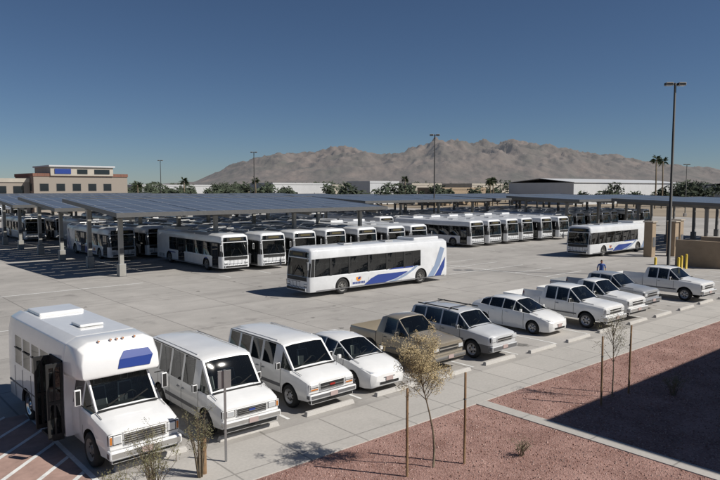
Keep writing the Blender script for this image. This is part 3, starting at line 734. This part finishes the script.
# ---------------------------------------------------------------- buildings
BRICK=gridmat('brick_wall',(.22,.10,.07),(.3,.26,.22),.4,.2,.012,.9,.5)
STUC=M('stucco_cream',(.44,.40,.34),.9,var=.08,scale=.5); WHT=M('white_metal_wall',(.52,.53,.54),.6,var=.06,scale=.3); TANW=M('tan_block_wall',(.34,.26,.18),.9,var=.12,scale=1.5,bump=.3)
BGL=M('building_glass',(.015,.02,.025),.08,spec=.6)
def building(name,x0,x1,y0,y1,h,wall,win=True,band=None,gable=False,floors=2,step=4):
    mb=MB(); mb.box(x0,x1,y0,y1,0,h,wall)
    if gable:
        ym=(y0+y1)/2
        for a,b in((y0-.5,ym),(y1+.5,ym)): mb.hexa([(x0-.5,a,h),(x1+.5,a,h),(x1+.5,b,h+1.6),(x0-.5,b,h+1.6),(x0-.5,a,h+.15),(x1+.5,a,h+.15),(x1+.5,b,h+1.75),(x0-.5,b,h+1.75)],WHT)
    else:
        for (a,b,c,d) in ((x0-.15,x1+.15,y0-.15,y0+.2),(x0-.15,x1+.15,y1-.2,y1+.15),(x0-.15,x0+.2,y0+.2,y1-.2),(x1-.2,x1+.15,y0+.2,y1-.2)): mb.box(a,b,c,d,h-.1,h+.7,band or wall)
    if win:
        for fl in range(floors):
            z=1.0+fl*(h/floors); hh=min(1.8,h/floors-1.6)
            x=x0+1.5
            while x<x1-2.5:
                mb.box(x-.08,x+2.08,y0-.06,y0-.0,z-.08,z+hh+.08,STEEL); mb.box(x,x+2,y0-.10,y0-.062,z,z+hh,BGL); x+=step
            y=y0+1.5
            while y<y1-2.5:
                mb.box(x0-.06,x0-.0,y-.08,y+2.08,z-.08,z+hh+.08,STEEL); mb.box(x0-.10,x0-.062,y,y+2,z,z+hh,BGL); y+=step
    return mb,name
def place(t,loc=(0,0,0)): return obj(t[1],t[0].mesh(t[1]),loc)
place(building('office_building',21.3,62,-30,1.4,8.9,STUC,floors=2))
A=lambda X,Y:(.755*X+.656*Y,-.656*X+.755*Y)
ax,ay=A(-82.5,165)
mb,nm=building('brick_depot_building',0,24,0,18,9.6,BRICK,band=BRICK)
mb.box(4,20,-.4,14,9.7,12.0,STUC); mb.box(3.6,20.4,-.8,14.4,12.0,12.4,WHT)
mb.box(5,9,-.55,-.41,10.2,11.5,BLUE); mb.box(10.6,13.2,-.5,-.41,10.2,11.4,BGL); mb.box(15,19,-.5,-.41,10.2,11.4,BGL)
mb.box(-30,-.16,3,18,0,8.6,BRICK); mb.box(-30.2,-.17,2.8,3.0,8.0,9.0,STUC)
for k in range(7): mb.box(-28+4*k,-25.6+4*k,2.9,2.99,5.2,7.0,BGL)
obj(nm,mb.mesh(nm),(ax,ay,0))
for (X,Y,w,d,h,m,gb) in ((-190,300,70,30,8,TANW,False),(-40,300,34,20,8.2,WHT,False),(-14,330,22,16,7.5,STUC,False),(4,260,16,14,8.6,WHT,False),(24,300,20,14,8,STUC,False),(82,250,96,30,8.6,WHT,True),(176,275,50,30,7.6,WHT,True),(55,320,40,20,8,STUC,False),(-110,330,40,20,7.5,WHT,False),(30,240,26,12,6,TANW,False)):
    x,y=A(X,Y); t=building('warehouse',0,w,0,d,h,m,win=True,floors=1,gable=gb,step=6); place(t,(x,y,0))
mb=MB(); mb.box(56.5,62,20.0,20.3,0,2.2,TANW); mb.box(56.5,56.8,20.3,24,0,2.2,TANW); mb.box(61.7,62,20.3,24,0,2.2,TANW); mb.box(56.4,62.1,19.9,20.4,2.2,2.3,STUC)
obj('masonry_wall',mb.mesh('masonry_wall'))
for p in ((64,27.5),(67.5,28.5),(61.6,28.6)):
    mb=MB(); mb.box(-.4,.4,-.4,.4,0,3.3,TANW,.03); mb.box(-.5,.5,-.5,.5,3.3,3.42,STUC,.02); mb.box(-.25,.25,-.45,-.41,1,1.9,GREYP); obj('fuel_island_pillar',mb.mesh('fuel_island_pillar'),(*p,0))
YEL=M('yellow_paint',(.6,.42,.03),.6)
for p in ((53,22),(54.6,22.3),(51.5,21.6),(50.2,22.8),(63,26),(67,26)):
    mb=MB(); mb.tube([(0,0,0),(0,0,1.15),(0,0,1.22)],[.10,.10,.06],12,YEL); obj('safety_bollard',mb.mesh('safety_bollard'),(*p,0))

# ---------------------------------------------------------------- distant trees, palms, mountains
mb=MB(); rnd=random.Random(3)
for k in range(560):
    Y=rnd.uniform(215,560); X=rnd.uniform(-.75,.75)*Y; x,y=A(X,Y); h=rnd.uniform(5,9.5)+(Y-230)*.008; r=h*rnd.uniform(.35,.6)
    mb.tube([(x,y,0),(x+.2,y,h*.5)],[.25,.15],5,BARK,False)
    for c in range(4):
        cc=(x+rnd.uniform(-.5,.5)*r,y+rnd.uniform(-.5,.5)*r,h*rnd.uniform(.5,.8)); leaves(mb,cc,(r*.7,r*.7,h*.26),38,.85,TREEG)
obj('distant_trees',mb.mesh('distant_trees'))
def palm(X,Y,h):
    mb=MB(); rnd=random.Random(int(X*9+Y)); x,y=A(X,Y)
    mb.tube([(0,0,0),(.1,0,h*.5),(.0,.1,h-1)],[.32,.22,.2],8,BARK)
    for k in range(38):
        a=rnd.uniform(0,6.28);e=rnd.uniform(-.9,1.2);l=rnd.uniform(1.5,2.2);c=Vector((0,.1,h-1))
        d=Vector((math.cos(a)*math.cos(e),math.sin(a)*math.cos(e),math.sin(e))); s=Vector((-math.sin(a),math.cos(a),0))
        m_=c+d*l*.6; t=c+d*l+Vector((0,0,-.45))
        for sg in(-1,1):
            for w in (.2,.42,.6): mb.poly([c+d*.3,m_+s*sg*w*.5,t+s*sg*w],PALMG)
    obj('palm_tree',mb.mesh('palm_tree'),(x,y,0))
for p in ((93,205,16.5),(96.5,208,16),(42,210,9.5),(46,225,10),(-62,230,10),(-40,250,10.5),(-100,240,10),(18,260,11),(60,300,11),(-75,220,8.5)): palm(*p)

ENV=[(-900,5),(0,3),(150,4),(195,7),(225,20),(255,33),(290,36),(318,36),(345,42),(370,38),(400,40),(425,47),(445,50),(470,49),(500,47),(530,44),(560,40),(600,34),(640,29),(680,24),(720,19),(820,17),(1000,22),(1600,8)]
def env(u):
    for (a,b),(c,d) in zip(ENV[:-1],ENV[1:]):
        if a<=u<=c: return b+(d-b)*(u-a)/(c-a)
    return 3
def mountmat():
    m=M('hazed_mountain_rock',(.12,.10,.085),.95,emit=(.072,.076,.086)); nt=m.node_tree; N=nt.nodes; L=nt.links; b=N['Principled BSDF']  # faint grey-blue emission paints distance haze into the rock; the mountains emit no light
    tc=N.new('ShaderNodeTexCoord'); n=N.new('ShaderNodeTexNoise'); n.inputs['Scale'].default_value=.0022; n.inputs['Detail'].default_value=12; n.inputs['Roughness'].default_value=.65
    L.new(tc.outputs['Object'],n.inputs['Vector']); r=N.new('ShaderNodeValToRGB'); e=r.color_ramp.elements
    e[0].position=.34; e[0].color=(.06,.055,.042,1); e[1].position=.66; e[1].color=(.135,.105,.085,1); q=e.new(.5); q.color=(.095,.078,.064,1)
    L.new(n.outputs['Fac'],r.inputs['Fac']); L.new(r.outputs['Color'],b.inputs['Base Color'])
    bp=N.new('ShaderNodeBump'); bp.inputs['Strength'].default_value=.8; bp.inputs['Distance'].default_value=45
    n2=N.new('ShaderNodeTexNoise'); n2.inputs['Scale'].default_value=.006; n2.inputs['Detail'].default_value=7; L.new(tc.outputs['Object'],n2.inputs['Vector'])
    L.new(n2.outputs['Fac'],bp.inputs['Height']); L.new(bp.outputs['Normal'],b.inputs['Normal']); return m
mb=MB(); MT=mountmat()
NX,NY=860,120; rows=[]
for j in range(NY):
    s=j/(NY-1); Y=8200+s*5200; row=[]
    shp=math.sin(math.pi*min(1,s/.62)/2)**1.4 if s<.62 else math.cos((s-.62)/.38*math.pi/2)**.8
    for i in range(NX):
        u=-200+1350*i/(NX-1); X=(u-360)/650*Y
        n=noise.ridged_multi_fractal(Vector((X/1300,Y/1300,2.3)),.75,2.1,8,1.0,2.0)
        n2=noise.ridged_multi_fractal(Vector((X/420,Y/520,7)),.8,2.2,5,1.0,2.0)
        n3=noise.fractal(Vector((X/130,Y/130,1)),.7,2.2,4)
        hgt=env(u)/650*10900*shp*(.66+.18*min(n,2)+.10*(n2-1)+.035*n3)
        x,y=A(X,Y); row.append(mb.bm.verts.new((x,y,max(hgt,-5)-3)))
    rows.append(row)
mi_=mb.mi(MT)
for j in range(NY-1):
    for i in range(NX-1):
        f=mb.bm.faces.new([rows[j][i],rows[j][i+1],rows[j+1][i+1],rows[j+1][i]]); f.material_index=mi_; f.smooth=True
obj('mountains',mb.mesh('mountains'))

# ---------------------------------------------------------------- person
def person(loc,rz):
    root=bpy.data.objects.new('person',None); COL.objects.link(root); root.location=loc; root.rotation_euler=(0,0,rz)
    V=[(0,0,.96,.15,.11),(0,0,1.12,.135,.10),(0,-.01,1.32,.17,.11),(0,0,1.45,.12,.08),(0,0,1.53,.055,.055),(0,-.01,1.60,.075,.085),(0,-.01,1.70,.08,.095),(0,-.01,1.76,.05,.06)]
    E=[(k,k+1) for k in range(7)]
    for s in(-1,1):
        b=len(V); V+=[(s*.10,0,.88,.095,.1),(s*.12,-.05*s,.50,.06,.065),(s*.12,.02-.06*s,.10,.042,.045),(s*.13,-.10-.06*s,.045,.04,.035)]
        E+=[(0,b),(b,b+1),(b+1,b+2),(b+2,b+3)]
        b=len(V); V+=[(s*.20,0,1.42,.055,.055),(s*.26,.02,1.16,.042,.042),(s*.27,-.10,.93,.028,.028),(s*.27,-.13,.87,.028,.036)]
        E+=[(3,b),(b,b+1),(b+1,b+2),(b+2,b+3)]
        h=b+3
        for f in range(4):
            c=len(V); V+=[(s*(.265-.005*f),-.155+.018*f-.0,.82,.009,.009),(s*(.26-.005*f),-.16+.018*f,.775-.004*abs(f-1.5),.008,.008)]; E+=[(h,c),(c,c+1)]
        c=len(V); V+=[(s*.245,-.165,.86,.009,.009),(s*.24,-.185,.825,.008,.008)]; E+=[(h,c),(c,c+1)]
    me=bpy.data.meshes.new('b'); me.from_pydata([v[:3] for v in V],E,[]); o=obj('b',me)
    o.modifiers.new('s','SKIN'); me.skin_vertices[0].data[0].use_root=True
    for k,v in enumerate(V): me.skin_vertices[0].data[k].radius=(v[3],v[4])
    sb=o.modifiers.new('u','SUBSURF'); sb.levels=1; sb.render_levels=1
    dg=bpy.context.evaluated_depsgraph_get(); dg.update(); m2=bpy.data.meshes.new_from_object(o.evaluated_get(dg)); bpy.data.objects.remove(o)
    for q in (M('skin',(.42,.24,.16),.6),M('blue_shirt',(.04,.10,.34),.8),M('dark_trousers',(.03,.035,.05),.85),M('dark_hair',(.02,.015,.01),.7)): m2.materials.append(q)
    for p in m2.polygons:
        c=p.center; p.use_smooth=True
        p.material_index = 0 if c.z>1.5 or (abs(c.x)>.2 and c.z<1.22 and c.z>.7) else (1 if c.z>.93 else (2 if c.z>.09 else 3))
        if c.z>1.68 or (c.z>1.6 and c.y>.03): p.material_index=3
    obj('body',m2,parent=root)
    mb=MB(); mb.tube([(0,-.10,1.66),(0,-.125,1.635)],[.008,.014],6,m2.materials[0])
    for s in(-1,1): mb.tube([(s*.03,-.1,1.67),(s*.03,-.106,1.67)],[.01,.008],6,DARK); mb.tube([(s*.085,0,1.63),(s*.092,.0,1.67)],[.012,.016],6,m2.materials[0])
    mb.tube([(-.02,-.098,1.60),(.02,-.098,1.60)],[.006,.006],5,REDL); obj('face',mb.mesh('face'),parent=root)
person((40.9,22.2,0),R(-60))

# ---------------------------------------------------------------- light, sky, camera
el=R(43); sx,sy=.56,-.83; q=math.hypot(sx,sy); sx/=q; sy/=q
S=bpy.data.lights.new('sun','SUN'); S.energy=5.0; S.angle=R(.5); S.color=(1,.955,.885)
so=bpy.data.objects.new('sun',S); COL.objects.link(so); so.rotation_euler=Vector((-sx*math.cos(el),-sy*math.cos(el),-math.sin(el))).to_track_quat('-Z','Y').to_euler()
w=bpy.data.worlds.new('World'); scene.world=w; w.use_nodes=True; nt=w.node_tree
sk=nt.nodes.new('ShaderNodeTexSky'); sk.sky_type='NISHITA'; sk.sun_disc=False; sk.sun_elevation=el; sk.sun_rotation=math.atan2(sx,sy)
sk.altitude=1300; sk.air_density=.85; sk.dust_density=.35; sk.ozone_density=5.5
nt.links.new(sk.outputs[0],nt.nodes['Background'].inputs[0]); nt.nodes['Background'].inputs[1].default_value=.052
cam=bpy.data.cameras.new('camera'); cam.lens=32.5; cam.sensor_width=36; cam.clip_end=40000; cam.clip_start=.1
co=bpy.data.objects.new('camera',cam); COL.objects.link(co); co.location=(0,0,6.6); co.rotation_euler=(R(90-4.6),0,R(-41)); scene.camera=co
scene.view_settings.view_transform='Standard'; scene.view_settings.look='None'; scene.view_settings.exposure=0
